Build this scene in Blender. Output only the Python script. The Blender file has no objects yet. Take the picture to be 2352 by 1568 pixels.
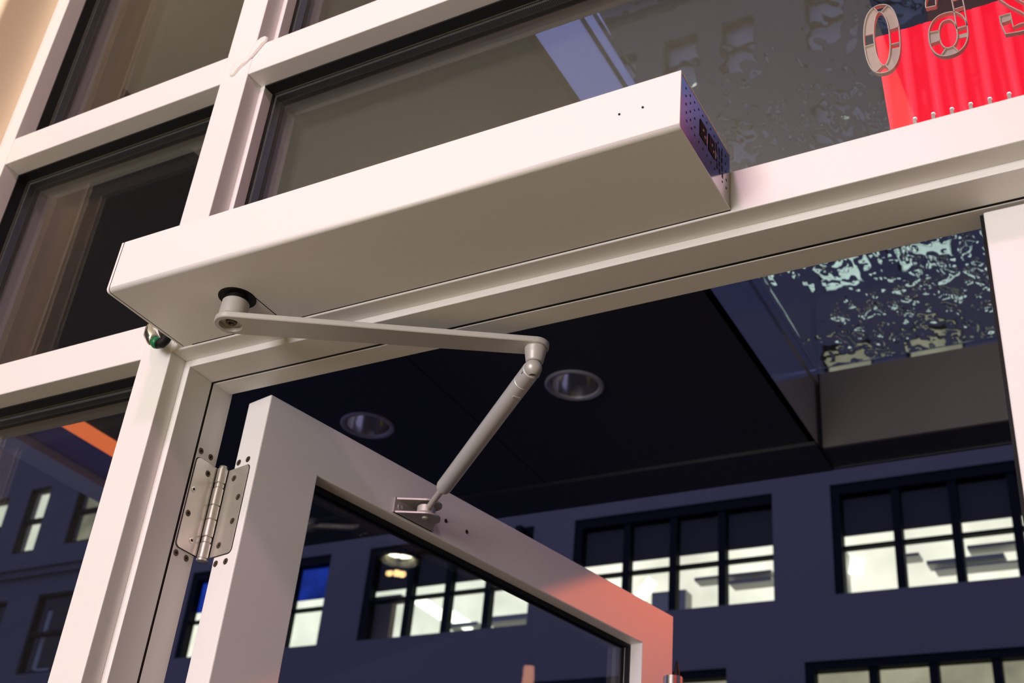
import bpy, bmesh, math, random
from mathutils import Vector, Matrix, noise
random.seed(7)
D = bpy.data
sc = bpy.context.scene
COL = sc.collection
PI = math.pi

# ------------------------------------------------------------------ camera
cam_d = D.cameras.new('camera')
cam = D.objects.new('camera', cam_d)
COL.objects.link(cam)
right = Vector((0.87204035, 0.48148385, 0.08785743))
down = Vector((-0.18921675, 0.49720814, -0.84674736))
fwd = Vector((-0.4513786, 0.72177377, 0.52469037))
cam.matrix_world = Matrix(((right.x, -down.x, -fwd.x, 0.0), (right.y, -down.y, -fwd.y, -0.88),
                           (right.z, -down.z, -fwd.z, 1.5), (0, 0, 0, 1)))
cam_d.sensor_fit = 'HORIZONTAL'
cam_d.sensor_width = 36.0
cam_d.lens = 2816.955 / 2352 * 36.0
cam_d.clip_start = 0.02
cam_d.clip_end = 300
cam_d.dof.use_dof = True
cam_d.dof.focus_distance = 1.34
cam_d.dof.aperture_fstop = 11.0
sc.camera = cam

# ------------------------------------------------------------------ world, lights, exposure
sc.view_settings.view_transform = 'Standard'
sc.view_settings.look = 'None'
sc.view_settings.gamma = 1.0
sc.view_settings.exposure = 0.0
sc.view_settings.use_curve_mapping = False
sc.cycles.transparent_max_bounces = 40
sc.cycles.max_bounces = 10
sc.cycles.sample_clamp_indirect = 6.0
sc.cycles.use_denoising = True
sc.cycles.caustics_refractive = False
sc.cycles.caustics_reflective = False

w = D.worlds.new('dusk')
sc.world = w
w.use_nodes = True
bg = w.node_tree.nodes['Background']
bg.inputs[0].default_value = (0.32, 0.35, 0.80, 1)
bg.inputs[1].default_value = 0.78


def lamp(name, kind, loc, energy, color, radius=0.1, target=None, spot=None, blend=0.2):
    l = D.lights.new(name, kind)
    l.energy = energy
    l.color = color
    if kind != 'AREA':
        l.shadow_soft_size = radius
    else:
        l.size = radius
    o = D.objects.new(name, l)
    COL.objects.link(o)
    o.location = loc
    if target is not None:
        o.rotation_euler = (Vector(target) - Vector(loc)).to_track_quat('-Z', 'Y').to_euler()
    if spot:
        l.spot_size = math.radians(spot)
        l.spot_blend = blend
    return o


# a pink-white shop spot under the ceiling aimed at the header, two added fills: from the back of the room, up onto the ceiling
lamp('shop_spot', 'SPOT', (-0.48, -1.55, 3.36), 38, (1.0, 0.50, 0.78), 0.07, (-0.75, 0.0, 2.35), 105, 1.0)
lamp('back_fill', 'AREA', (-1.3, -5.5, 1.9), 300, (0.98, 0.915, 0.945), 2.2, (-1.0, 0.0, 2.2))
lamp('ceiling_fill', 'AREA', (-1.7, -2.0, 2.75), 28, (1.0, 0.90, 0.76), 1.0, (-1.5, -2.0, 3.5))


# ------------------------------------------------------------------ materials


def mat(name, color, rough=0.5, metal=0.0, spec=0.5, emit=None, emit_s=0.0, noise_amt=0.0, noise_scale=8.0, bump=0.0,
        bump_scale=200.0):
    m = D.materials.new(name)
    m.use_nodes = True
    nt = m.node_tree
    b = nt.nodes['Principled BSDF']
    b.inputs['Base Color'].default_value = (*color, 1)
    b.inputs['Roughness'].default_value = rough
    b.inputs['Metallic'].default_value = metal
    b.inputs['Specular IOR Level'].default_value = spec
    if emit:
        b.inputs['Emission Color'].default_value = (*emit, 1)
        b.inputs['Emission Strength'].default_value = emit_s
    if noise_amt or bump:
        tc = nt.nodes.new('ShaderNodeTexCoord')
    if noise_amt:
        n = nt.nodes.new('ShaderNodeTexNoise')
        n.inputs['Scale'].default_value = noise_scale
        n.inputs['Detail'].default_value = 6
        nt.links.new(tc.outputs['Object'], n.inputs['Vector'])
        r = nt.nodes.new('ShaderNodeMapRange')
        r.inputs[3].default_value = 1 - noise_amt
        r.inputs[4].default_value = 1 + noise_amt
        nt.links.new(n.outputs['Fac'], r.inputs[0])
        mx = nt.nodes.new('ShaderNodeVectorMath')
        mx.operation = 'SCALE'
        mx.inputs[0].default_value = color
        nt.links.new(r.outputs[0], mx.inputs['Scale'])
        nt.links.new(mx.outputs[0], b.inputs['Base Color'])
    if bump:
        n2 = nt.nodes.new('ShaderNodeTexNoise')
        n2.inputs['Scale'].default_value = bump_scale
        nt.links.new(tc.outputs['Object'], n2.inputs['Vector'])
        bp = nt.nodes.new('ShaderNodeBump')
        bp.inputs['Strength'].default_value = bump
        bp.inputs['Distance'].default_value = 0.002
        nt.links.new(n2.outputs['Fac'], bp.inputs['Height'])
        nt.links.new(bp.outputs[0], b.inputs['Normal'])
    return m


def glass_mat(name, tint=(1, 1, 1), f0=0.04, rough=0.0, dirt=0.0):
    """thin pane: what lies behind shows through, the rest is mirrored, by the angle it is seen at"""
    m = D.materials.new(name)
    m.use_nodes = True
    nt = m.node_tree
    nt.nodes.clear()
    out = nt.nodes.new('ShaderNodeOutputMaterial')
    geo = nt.nodes.new('ShaderNodeNewGeometry')
    dot = nt.nodes.new('ShaderNodeVectorMath')
    dot.operation = 'DOT_PRODUCT'
    nt.links.new(geo.outputs['Incoming'], dot.inputs[0])
    nt.links.new(geo.outputs['Normal'], dot.inputs[1])

    def mth(op, a, b=None):
        n = nt.nodes.new('ShaderNodeMath')
        n.operation = op
        for i, v in enumerate((a, b)):
            if v is None:
                continue
            if isinstance(v, (int, float)):
                n.inputs[i].default_value = v
            else:
                nt.links.new(v, n.inputs[i])
        return n.outputs[0]
    c = mth('ABSOLUTE', dot.outputs['Value'])
    p = mth('POWER', mth('SUBTRACT', 1.0, c), 5.0)
    f = mth('ADD', mth('MULTIPLY', p, 1 - f0), f0)
    tr = nt.nodes.new('ShaderNodeBsdfTransparent')
    tr.inputs[0].default_value = (*tint, 1)
    gl = nt.nodes.new('ShaderNodeBsdfGlossy')
    gl.inputs['Roughness'].default_value = rough
    mix = nt.nodes.new('ShaderNodeMixShader')
    nt.links.new(f, mix.inputs[0])
    nt.links.new(tr.outputs[0], mix.inputs[1])
    nt.links.new(gl.outputs[0], mix.inputs[2])
    last = mix.outputs[0]
    if dirt:
        tc = nt.nodes.new('ShaderNodeTexCoord')
        n = nt.nodes.new('ShaderNodeTexNoise')
        n.inputs['Scale'].default_value = 45
        n.inputs['Detail'].default_value = 7
        nt.links.new(tc.outputs['Object'], n.inputs['Vector'])
        r = nt.nodes.new('ShaderNodeMapRange')
        r.inputs[1].default_value = 0.42
        r.inputs[2].default_value = 0.75
        r.inputs[3].default_value = dirt * 0.35
        r.inputs[4].default_value = dirt
        nt.links.new(n.outputs['Fac'], r.inputs[0])
        df = nt.nodes.new('ShaderNodeBsdfDiffuse')
        df.inputs[0].default_value = (0.75, 0.74, 0.72, 1)
        mx2 = nt.nodes.new('ShaderNodeMixShader')
        nt.links.new(r.outputs[0], mx2.inputs[0])
        nt.links.new(last, mx2.inputs[1])
        nt.links.new(df.outputs[0], mx2.inputs[2])
        last = mx2.outputs[0]
    nt.links.new(last, out.inputs[0])
    return m


def emis(name, color, s, noise_amt=0.0, scale=1.0):
    m = D.materials.new(name)
    m.use_nodes = True
    nt = m.node_tree
    nt.nodes.clear()
    out = nt.nodes.new('ShaderNodeOutputMaterial')
    e = nt.nodes.new('ShaderNodeEmission')
    e.inputs[0].default_value = (*color, 1)
    e.inputs[1].default_value = s
    if noise_amt:
        tc = nt.nodes.new('ShaderNodeTexCoord')
        n = nt.nodes.new('ShaderNodeTexNoise')
        n.inputs['Scale'].default_value = scale
        n.inputs['Detail'].default_value = 3
        nt.links.new(tc.outputs['Object'], n.inputs['Vector'])
        r = nt.nodes.new('ShaderNodeMapRange')
        r.inputs[1].default_value = 0.3
        r.inputs[2].default_value = 0.7
        r.inputs[3].default_value = s * (1 - noise_amt)
        r.inputs[4].default_value = s * (1 + noise_amt)
        nt.links.new(n.outputs['Fac'], r.inputs[0])
        nt.links.new(r.outputs[0], e.inputs[1])
    nt.links.new(e.outputs[0], out.inputs[0])
    return m


M = dict(
    frame=mat('white_painted_frame', (0.80, 0.775, 0.735), 0.42, noise_amt=0.02, noise_scale=5, bump=0.04, bump_scale=420),
    door=mat('white_painted_door', (0.80, 0.775, 0.75), 0.42, noise_amt=0.02, noise_scale=4, bump=0.04, bump_scale=420),
    oper=mat('silver_white_powder_coat', (0.80, 0.775, 0.735), 0.45, bump=0.05, bump_scale=900),
    plate=mat('satin_metal_plate', (0.80, 0.74, 0.80), 0.14, 1.0),
    arm=mat('satin_aluminium_paint', (0.54, 0.515, 0.475), 0.4, 0.25, bump=0.04, bump_scale=700),
    tube=mat('grey_aluminium_tube', (0.60, 0.585, 0.56), 0.38, 0.25, bump=0.04, bump_scale=600),
    zinc=mat('zinc_rod', (0.66, 0.60, 0.56), 0.38, 0.4),
    bracket=mat('bracket_steel', (0.50, 0.45, 0.42), 0.38, 0.55),
    hinge=mat('satin_nickel', (0.70, 0.66, 0.60), 0.33, 0.75, noise_amt=0.06, noise_scale=60),
    screw=mat('dark_bronze_screw', (0.09, 0.065, 0.04), 0.45, 0.6),
    nickel=mat('nickel_screw', (0.72, 0.69, 0.63), 0.3, 0.8),
    black=mat('black_rubber', (0.006, 0.006, 0.006), 0.6, spec=0.25),
    grime=mat('dark_joint', (0.02, 0.016, 0.012), 0.9, spec=0.1),
    cavity=mat('black_plastic', (0.007, 0.007, 0.007), 0.6, spec=0.15),
    spacer=mat('spacer_bar', (0.40, 0.40, 0.38), 0.42, 0.6),
    wall=mat('cream_plaster', (0.96, 0.81, 0.56), 0.75, noise_amt=0.03, noise_scale=6, bump=0.1, bump_scale=120),
    dark_wall=mat('dark_room_wall', (0.045, 0.04, 0.045), 0.7, noise_amt=0.1),
    ceil=mat('beige_ceiling', (0.72, 0.66, 0.56), 0.8, noise_amt=0.03),
    floor=mat('beige_floor', (0.37, 0.315, 0.145), 0.5, noise_amt=0.12, noise_scale=2),
    street=mat('asphalt', (0.05, 0.05, 0.055), 0.8, noise_amt=0.2),
    soffit=mat('black_soffit_panel', (0.028, 0.027, 0.025), 0.45, noise_amt=0.15, noise_scale=2),
    fascia=mat('satin_metal_lining', (0.78, 0.78, 0.84), 0.2, 0.95, noise_amt=0.04, noise_scale=3, bump=0.1, bump_scale=6),
    brown=mat('well_end_panel', (0.15, 0.13, 0.115), 0.55, noise_amt=0.12, noise_scale=3),
    navy=mat('navy_soffit_edge', (0.16, 0.13, 0.34), 0.6, noise_amt=0.1),
    trimgrey=mat('grey_edge_trim', (0.62, 0.63, 0.62), 0.6),
    facade=mat('slate_render', (0.115, 0.10, 0.095), 0.85, noise_amt=0.08, noise_scale=0.8),
    facade_up=mat('stone_render', (0.13, 0.125, 0.12), 0.85, noise_amt=0.12, noise_scale=1.0),
    facade_side=mat('dark_brick_render', (0.10, 0.095, 0.11), 0.85, noise_amt=0.12, noise_scale=1.0),
    wframe=mat('black_window_frame', (0.006, 0.006, 0.007), 0.6, spec=0.08),
    blind=mat('dark_blind', (0.03, 0.022, 0.014), 0.9, spec=0.1),
    brownpost=mat('brown_post', (0.12, 0.085, 0.04), 0.7),
    greyduct=mat('grey_duct', (0.45, 0.45, 0.42), 0.6),
    ring=mat('lamp_trim_ring', (0.30, 0.29, 0.285), 0.45, 0.1),
    refl=mat('lamp_reflector', (0.75, 0.70, 0.62), 0.18, 0.95, bump=0.25, bump_scale=30),
    digit=mat('pale_letter_return', (0.93, 0.78, 0.68), 0.5),
    digitplate=mat('letter_back_plate', (0.85, 0.66, 0.57), 0.55, noise_amt=0.1, noise_scale=40),
    maroon=mat('dark_maroon_board', (0.05, 0.018, 0.02), 0.5),
    chrome=mat('chrome', (0.75, 0.76, 0.72), 0.12, 1.0),
    green=mat('green_rubber', (0.01, 0.16, 0.06), 0.35),
    sealant=mat('white_sealant', (0.82, 0.76, 0.70), 0.5),
    steel=mat('brushed_steel', (0.65, 0.61, 0.56), 0.25, 0.95),
    pole=mat('lamp_post_paint', (0.03, 0.03, 0.03), 0.5),
    glass=glass_mat('clear_glass', (0.94, 0.95, 0.945), 0.045),
    doorglass=glass_mat('door_glass', (0.96, 0.98, 0.985), 0.045),
    transom=glass_mat('rain_spotted_glass', (0.93, 0.94, 0.94), 0.05, dirt=0.0),
    roofglass=glass_mat('canopy_glass', (0.93, 0.96, 0.96), 0.04),
    farglass=glass_mat('far_window_glass', (0.97, 0.98, 0.97), 0.012),
    lit=emis('lit_office', (0.94, 0.93, 0.78), 1.12, 0.2, 0.9),
    litdim=emis('dim_lit_office', (0.70, 0.66, 0.46), 0.42, 0.35, 1.5),
    litcool=emis('cool_lit_room', (0.66, 0.82, 0.76), 1.0, 0.25, 1.6),
    tubelight=emis('office_tube', (1.0, 1.0, 0.85), 3.0),
    blueglow=emis('blue_lit_blind', (0.01, 0.04, 0.42), 0.6, 0.6, 2.0),  # blue light on one blind, put in as emission
    orange=emis('orange_glow', (1.0, 0.20, 0.065), 0.95),
    bulb=emis('lit_bulb', (1.0, 0.98, 0.72), 45.0),
    amber=emis('amber_bulb', (1.0, 0.62, 0.25), 22.0),
    lantern=emis('pink_lantern', (1.0, 0.42, 0.26), 5.0),
    led=emis('led_dot', (1.0, 0.80, 0.80), 3.0),
)


def water_mat():
    m = D.materials.new('rain_water')
    m.use_nodes = True
    nt = m.node_tree
    nt.nodes.clear()
    out = nt.nodes.new('ShaderNodeOutputMaterial')
    g = nt.nodes.new('ShaderNodeBsdfGlass')
    g.inputs['IOR'].default_value = 1.33
    g.inputs['Roughness'].default_value = 0.02
    nt.links.new(g.outputs[0], out.inputs[0])
    return m


M['water'] = water_mat()


def red_mat():
    """back-lit red acrylic"""
    m = mat('backlit_red_acrylic', (0.12, 0.0, 0.006), 0.35, spec=0.2)
    nt = m.node_tree
    b = nt.nodes['Principled BSDF']
    tc = nt.nodes.new('ShaderNodeTexCoord')
    wv = nt.nodes.new('ShaderNodeTexWave')   # led light on the flutes, put into the emission colour as stripes
    wv.inputs['Scale'].default_value = 314.16 / 0.0255 / 1000 * 1.0
    wv.inputs['Distortion'].default_value = 0.4
    nt.links.new(tc.outputs['Object'], wv.inputs['Vector'])
    cr = nt.nodes.new('ShaderNodeValToRGB')
    cr.color_ramp.elements[0].position = 0.55
    cr.color_ramp.elements[0].color = (0.85, 0.0, 0.02, 1)
    cr.color_ramp.elements[1].position = 1.0
    cr.color_ramp.elements[1].color = (1.0, 0.035, 0.07, 1)
    nt.links.new(wv.outputs['Fac'], cr.inputs[0])
    nt.links.new(cr.outputs[0], b.inputs['Emission Color'])
    b.inputs['Emission Strength'].default_value = 1.7
    return m


M['red'] = red_mat()


def dotted_spacer():
    m = mat('perforated_spacer_bar', (0.30, 0.30, 0.29), 0.42, 0.55)
    nt = m.node_tree
    b = nt.nodes['Principled BSDF']
    tc = nt.nodes.new('ShaderNodeTexCoord')
    wv = nt.nodes.new('ShaderNodeTexWave')
    wv.inputs['Scale'].default_value = 110.0
    nt.links.new(tc.outputs['Object'], wv.inputs['Vector'])
    rp = nt.nodes.new('ShaderNodeValToRGB')
    rp.color_ramp.elements[0].position = 0.35
    rp.color_ramp.elements[0].color = (0.10, 0.10, 0.10, 1)
    rp.color_ramp.elements[1].position = 0.6
    rp.color_ramp.elements[1].color = (0.2, 0.2, 0.19, 1)
    nt.links.new(wv.outputs['Fac'], rp.inputs[0])
    nt.links.new(rp.outputs[0], b.inputs['Base Color'])
    return m


M['dots'] = dotted_spacer()

# ------------------------------------------------------------------ mesh helpers


class MB:
    def __init__(self):
        self.v = []
        self.f = []
        self.s = []

    def face(self, idx, smooth=False):
        self.f.append(tuple(idx))
        self.s.append(smooth)

    def box(self, x0, x1, y0, y1, z0, z1, bev=0.0, seg=2):
        if bev > 0:
            bm = bmesh.new()
            bmesh.ops.create_cube(bm, size=1.0)
            for v in bm.verts:
                v.co = Vector(((x0 + x1) / 2 + v.co.x * (x1 - x0), (y0 + y1) / 2 + v.co.y * (y1 - y0),
                               (z0 + z1) / 2 + v.co.z * (z1 - z0)))
            bmesh.ops.bevel(bm, geom=list(bm.edges), offset=bev, segments=seg, affect='EDGES', profile=0.5)
            self.add_bm(bm)
            bm.free()
            return self
        o = len(self.v)
        self.v += [(x0, y0, z0), (x1, y0, z0), (x1, y1, z0), (x0, y1, z0), (x0, y0, z1), (x1, y0, z1), (x1, y1, z1), (x0, y1, z1)]
        for q in ((0, 3, 2, 1), (4, 5, 6, 7), (0, 1, 5, 4), (1, 2, 6, 5), (2, 3, 7, 6), (3, 0, 4, 7)):
            self.face([o + i for i in q])
        return self

    def add_bm(self, bm, smooth=False):
        o = len(self.v)
        bm.verts.index_update()
        self.v += [tuple(v.co) for v in bm.verts]
        for f in bm.faces:
            self.face([o + v.index for v in f.verts], smooth)
        return self

    def lathe(self, prof, p=(0, 0, 0), axis=(0, 0, 1), n=32, smooth=True, cap0=False, cap1=False, sharp=True):
        """profile of (radius, distance along the axis), turned about the axis through p"""
        ax = Vector(axis).normalized()
        a = ax.orthogonal().normalized()
        b = ax.cross(a)
        p = Vector(p)

        def ring(r, h):
            o = len(self.v)
            for i in range(n):
                t = 2 * PI * i / n
                self.v.append(tuple(p + ax * h + (a * math.cos(t) + b * math.sin(t)) * r))
            return o
        for k in range(len(prof) - 1):
            o0 = ring(*prof[k]) if sharp or k == 0 else o1
            o1 = ring(*prof[k + 1])
            for i in range(n):
                j = (i + 1) % n
                self.face((o0 + i, o0 + j, o1 + j, o1 + i), smooth)
        if cap0:
            o = ring(*prof[0])
            self.face([o + n - 1 - i for i in range(n)])
        if cap1:
            o = ring(*prof[-1])
            self.face([o + i for i in range(n)])
        return self

    def cyl(self, p0, p1, r, n=24):
        d = Vector(p1) - Vector(p0)
        return self.lathe([(r, 0), (r, d.length)], p0, d, n, True, True, True)

    def prism(self, pts, z0, z1, m=None, smooth=False):
        """closed 2-D outline extruded along local z; m maps local to world"""
        o = len(self.v)
        n = len(pts)
        f = m if m else (lambda q: q)
        for z in (z0, z1):
            self.v += [tuple(f((x, y, z))) for x, y in pts]
        self.face([o + n - 1 - i for i in range(n)])
        self.face([o + n + i for i in range(n)])
        o2 = len(self.v)
        for z in (z0, z1):
            self.v += [tuple(f((x, y, z))) for x, y in pts]
        for i in range(n):
            j = (i + 1) % n
            self.face((o2 + i, o2 + j, o2 + n + j, o2 + n + i), smooth)
        return self

    def ribbon(self, path, closed, w, d0, d1, m):
        """thin wall of thickness w that follows a 2-D path, from depth d0 to d1"""
        n = len(path)
        off = []
        for i in range(n):
            a = Vector(path[(i - 1) % n]) if closed or i > 0 else Vector(path[i])
            b = Vector(path[(i + 1) % n]) if closed or i < n - 1 else Vector(path[i])
            t = (b - a).normalized()
            nn = Vector((-t.y, t.x))
            off.append((Vector(path[i]) + nn * w / 2, Vector(path[i]) - nn * w / 2))
        o = len(self.v)
        for l, r in off:
            for q, d in ((l, d0), (r, d0), (r, d1), (l, d1)):
                self.v.append(tuple(m((q.x, q.y, d))))
        for i in range(n if closed else n - 1):
            j = (i + 1) % n
            for k in range(4):
                k2 = (k + 1) % 4
                self.face((o + 4 * i + k, o + 4 * i + k2, o + 4 * j + k2, o + 4 * j + k))
        if not closed:
            self.face((o, o + 1, o + 2, o + 3))
            e = o + 4 * (n - 1)
            self.face((e + 3, e + 2, e + 1, e))
        return self

    def strip(self, pa, pb, d, m):
        """flat strip between two polylines of equal length"""
        o = len(self.v)
        n = len(pa)
        for a, b in zip(pa, pb):
            self.v.append(tuple(m((a[0], a[1], d))))
            self.v.append(tuple(m((b[0], b[1], d))))
        for a, b in zip(pa, pb):
            self.v.append(tuple(m((a[0], a[1], d + 0.0012))))
            self.v.append(tuple(m((b[0], b[1], d + 0.0012))))
        k = 2 * n
        for i in range(n - 1):
            self.face((o + 2 * i, o + 2 * i + 1, o + 2 * i + 3, o + 2 * i + 2))
            self.face((o + k + 2 * i + 2, o + k + 2 * i + 3, o + k + 2 * i + 1, o + k + 2 * i))
            self.face((o + 2 * i, o + 2 * i + 2, o + k + 2 * i + 2, o + k + 2 * i))
            self.face((o + 2 * i + 1, o + k + 2 * i + 1, o + k + 2 * i + 3, o + 2 * i + 3))
        self.face((o, o + k, o + k + 1, o + 1))
        e = 2 * (n - 1)
        self.face((o + e, o + e + 1, o + k + e + 1, o + k + e))
        return self

    def plate_hole(self, x0, x1, y0, y1, z, holes, flip=False):
        """rectangle in the xy plane with round holes (x, y, r)"""
        bm = bmesh.new()
        edges = []

        def loop(pts):
            vs = [bm.verts.new((x, y, z)) for x, y in pts]
            for i in range(len(vs)):
                edges.append(bm.edges.new((vs[i], vs[(i + 1) % len(vs)])))
        loop([(x0, y0), (x1, y0), (x1, y1), (x0, y1)])
        for hx, hy, r in holes:
            loop([(hx + r * math.cos(2 * PI * i / 40), hy + r * math.sin(2 * PI * i / 40)) for i in range(40)])
        bmesh.ops.triangle_fill(bm, use_beauty=True, use_dissolve=False, edges=edges)
        self.add_bm(bm)
        bm.free()
        return self

    def build(self, name, m, parent=None, recalc=True):
        me = D.meshes.new(name)
        me.from_pydata(self.v, [], self.f)
        me.polygons.foreach_set('use_smooth', self.s)
        me.materials.append(m)
        me.update()
        if recalc:
            bm = bmesh.new()
            bm.from_mesh(me)
            bmesh.ops.recalc_face_normals(bm, faces=bm.faces)
            bm.to_mesh(me)
            bm.free()
        o = D.objects.new(name, me)
        COL.objects.link(o)
        if parent:
            o.parent = parent
        return o


def empty(name, loc=(0, 0, 0), rz=0.0, kind=None):
    o = D.objects.new(name, None)
    o.empty_display_size = 0.05
    COL.objects.link(o)
    o.location = loc
    o.rotation_euler = (0, 0, rz)
    if kind:
        o['kind'] = kind
    return o


def thing(o, label, cat, group=None):
    o['label'] = label
    o['category'] = cat
    if group:
        o['group'] = group
    return o


def struct(o):
    o['kind'] = 'structure'
    return o


def bx(name, x0, x1, y0, y1, z0, z1, m, parent=None, bev=0.0):
    return MB().box(x0, x1, y0, y1, z0, z1, bev).build(name, m, parent)


# ------------------------------------------------------------------ the room behind the camera
XL0, XL1 = -1.5845, -1.5325      # left mullion
XM0, XM1 = -1.084, -1.033        # middle mullion (door jamb tube)
XR = 2.2                         # right end of the storefront
ZT = 3.42                        # top of the storefront
struct(bx('floor', -2.3, 6.0, -7.0, 0.3, -0.12, 0.0, M['floor']))
struct(bx('ceiling', -2.3, 6.0, -7.0, 0.1, 3.55, 3.7, M['ceil']))
struct(bx('dark_reflection_panel', -0.375, 3.0, -3.6, -0.4, 3.535, 3.56, M['dark_wall']))  # unseen dark panel, added to dull the ceiling's reflection in the transom
struct(bx('wall_back', -2.3, 6.0, -7.1, -7.0, 0, 3.55, M['wall']))
struct(bx('wall_right', 6.0, 6.1, -7.1, 0.1, 0, 3.55, M['wall']))
struct(bx('wall_side', -2.3, -2.1, -7.1, -0.1, 0, 3.55, M['dark_wall']))
wl = MB()
prof = [(-2.3, 0.13), (-2.3, -0.092)]
for i in range(9):
    a = -PI / 2 + PI / 2 * i / 8
    prof.append((-1.565 - 0.012 + 0.012 * math.cos(a), -0.08 + 0.012 * math.sin(a)))
prof.append((-1.565, 0.13))
wl.prism(prof, 0, 3.55)
struct(wl.build('wall_left', M['wall']))
struct(bx('wall_front', -1.565, 6.0, 0.0, 0.12, ZT, 3.9, M['wall']))
struct(bx('wall_front_side', XR + 0.05, 6.0, 0.0, 0.12, 0, ZT, M['wall']))

# ------------------------------------------------------------------ the storefront frame
BV = 0.0012
FR = M['frame']
DEP = 0.10
Z_LOW0, Z_LOW1 = 2.2335, 2.2845
Z_MID0, Z_MID1 = 2.6925, 2.7455
struct(bx('trim_1', XL0, XL1, 0, DEP, 0, ZT, FR, bev=BV))
t2 = struct(bx('trim_2', XM0, XM1, 0, DEP, 0, ZT, FR, bev=BV))
struct(bx('trim_3', XL1, XM0, 0.0004, DEP, Z_MID0, Z_MID1, FR, bev=BV))
struct(bx('trim_4', XL1, XM0, 0.0004, DEP, Z_LOW0 - 0.0005, Z_LOW1, FR, bev=BV))
struct(bx('trim_5', XM1, XR, 0.0004, DEP, Z_MID0, Z_MID1 + 0.001, FR, bev=BV))
struct(bx('trim_6', XM1, XR, 0.0004, DEP, Z_LOW0, Z_LOW1 - 0.001, FR, bev=BV))
struct(bx('trim_7', XR, XR + 0.05, 0, DEP, 0, ZT, FR, bev=BV))
struct(bx('trim_8', XL1, XM0, 0.0004, DEP, ZT - 0.05, ZT, FR, bev=BV))
struct(bx('trim_9', XM1, XR, 0.0004, DEP, ZT - 0.05, ZT, FR, bev=BV))
# a lump of sealant where the two bars were joined on the mullion
sl = MB()
for k in range(16):
    t = k / 15
    c = Vector((-1.062 + 0.045 * t, -0.0012, 2.705 + 0.044 * t + 0.004 * math.sin(9 * t)))
    r = 0.0042 + 0.0045 * abs(math.sin(5.0 * t + 0.6))
    sl.lathe([(0.0002, -0.3 * r), (r, -0.1 * r), (r * 0.8, 0.3 * r), (0.0002, 0.5 * r)], c, (0, -1, 0), 10)
sl.build('sealant', M['sealant'], t2)

# glazing: gaskets, spacer bars, two panes per window


def glazing(name, x0, x1, z0, z1, stop_left=False, pane_m=None, yg=0.029):
    w_ = empty(name, ((x0 + x1) / 2, 0.05, z0), 0, 'structure')
    w_.location = (0, 0, 0)
    if stop_left:
        bx('glazing_stop', x0, x0 + 0.0085, yg, DEP, z0, z1, FR, w_, 0.0008)
        x0 = x0 + 0.0085
        yg2 = 0.048
    else:
        yg2 = yg

    def rim(nm, ya, yb, t, m, ywl=None):
        b = MB()
        b.box(x0, x1, ya, yb, z1 - t, z1)
        b.box(x0, x1, ya, yb, z0, z0 + t)
        b.box(x0, x0 + t, (ywl if ywl else ya), yb, z0 + t, z1 - t)
        b.box(x1 - t, x1, ya, yb, z0 + t, z1 - t)
        return b.build(nm, m, w_)
    rim('gasket', yg, 0.0465, 0.0025, M['black'], yg2)
    rim('spacer', 0.0505, 0.0625, 0.006, M['dots'])
    rim('outer_gasket', 0.0670, 0.0725, 0.0035, M['black'])
    for ya in (0.0465, 0.0630):
        bx('glass_pane', x0 + 0.001, x1 - 0.001, ya, ya + 0.004, z0 + 0.001, z1 - 0.001, pane_m or M['glass'], w_)
    return w_


glazing('window_1', XL1, XM0, Z_MID1, ZT - 0.05)
glazing('window_2', XL1, XM0, Z_LOW1, Z_MID0)
glazing('window_3', XL1, XM0, 0.05, Z_LOW0)
glazing('window_4', XM1, XR, Z_LOW1, Z_MID0, True, M['transom'])
glazing('window_5', XM1, XR, Z_MID1, ZT - 0.05, True)

# door frame: jamb and head set back behind the tube, dark weatherstrip groove, outer half
ZH = 2.2242
XJ = -1.0235
struct(MB().box(XM1, XJ, 0.0255, 0.0668, 0, Z_LOW0, 0.0008).build('trim_10', FR))
struct(MB().box(XM1, XJ - 0.0004, 0.0668, 0.0702, 0, Z_LOW0).build('trim_11', M['grime']))
struct(MB().box(XM1, XJ, 0.0702, 0.1055, 0, Z_LOW0, 0.0008).build('trim_12', FR))
struct(MB().box(XJ, XR, 0.0255, 0.0665, ZH, Z_LOW0, 0.0008).build('trim_13', FR))
struct(MB().box(XJ, XR, 0.0665, 0.0705, ZH + 0.0008, Z_LOW0).build('trim_14', M['black']))
struct(MB().box(XJ, XR, 0.0705, 0.100, ZH, Z_LOW0, 0.0008).build('trim_15', FR))

# ------------------------------------------------------------------ doors
U = Vector((0.1984, 0.9801, 0))
A = Vector((-0.9594, 0.1074, 0))
ANG = math.atan2(0.9801, 0.1984)


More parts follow.
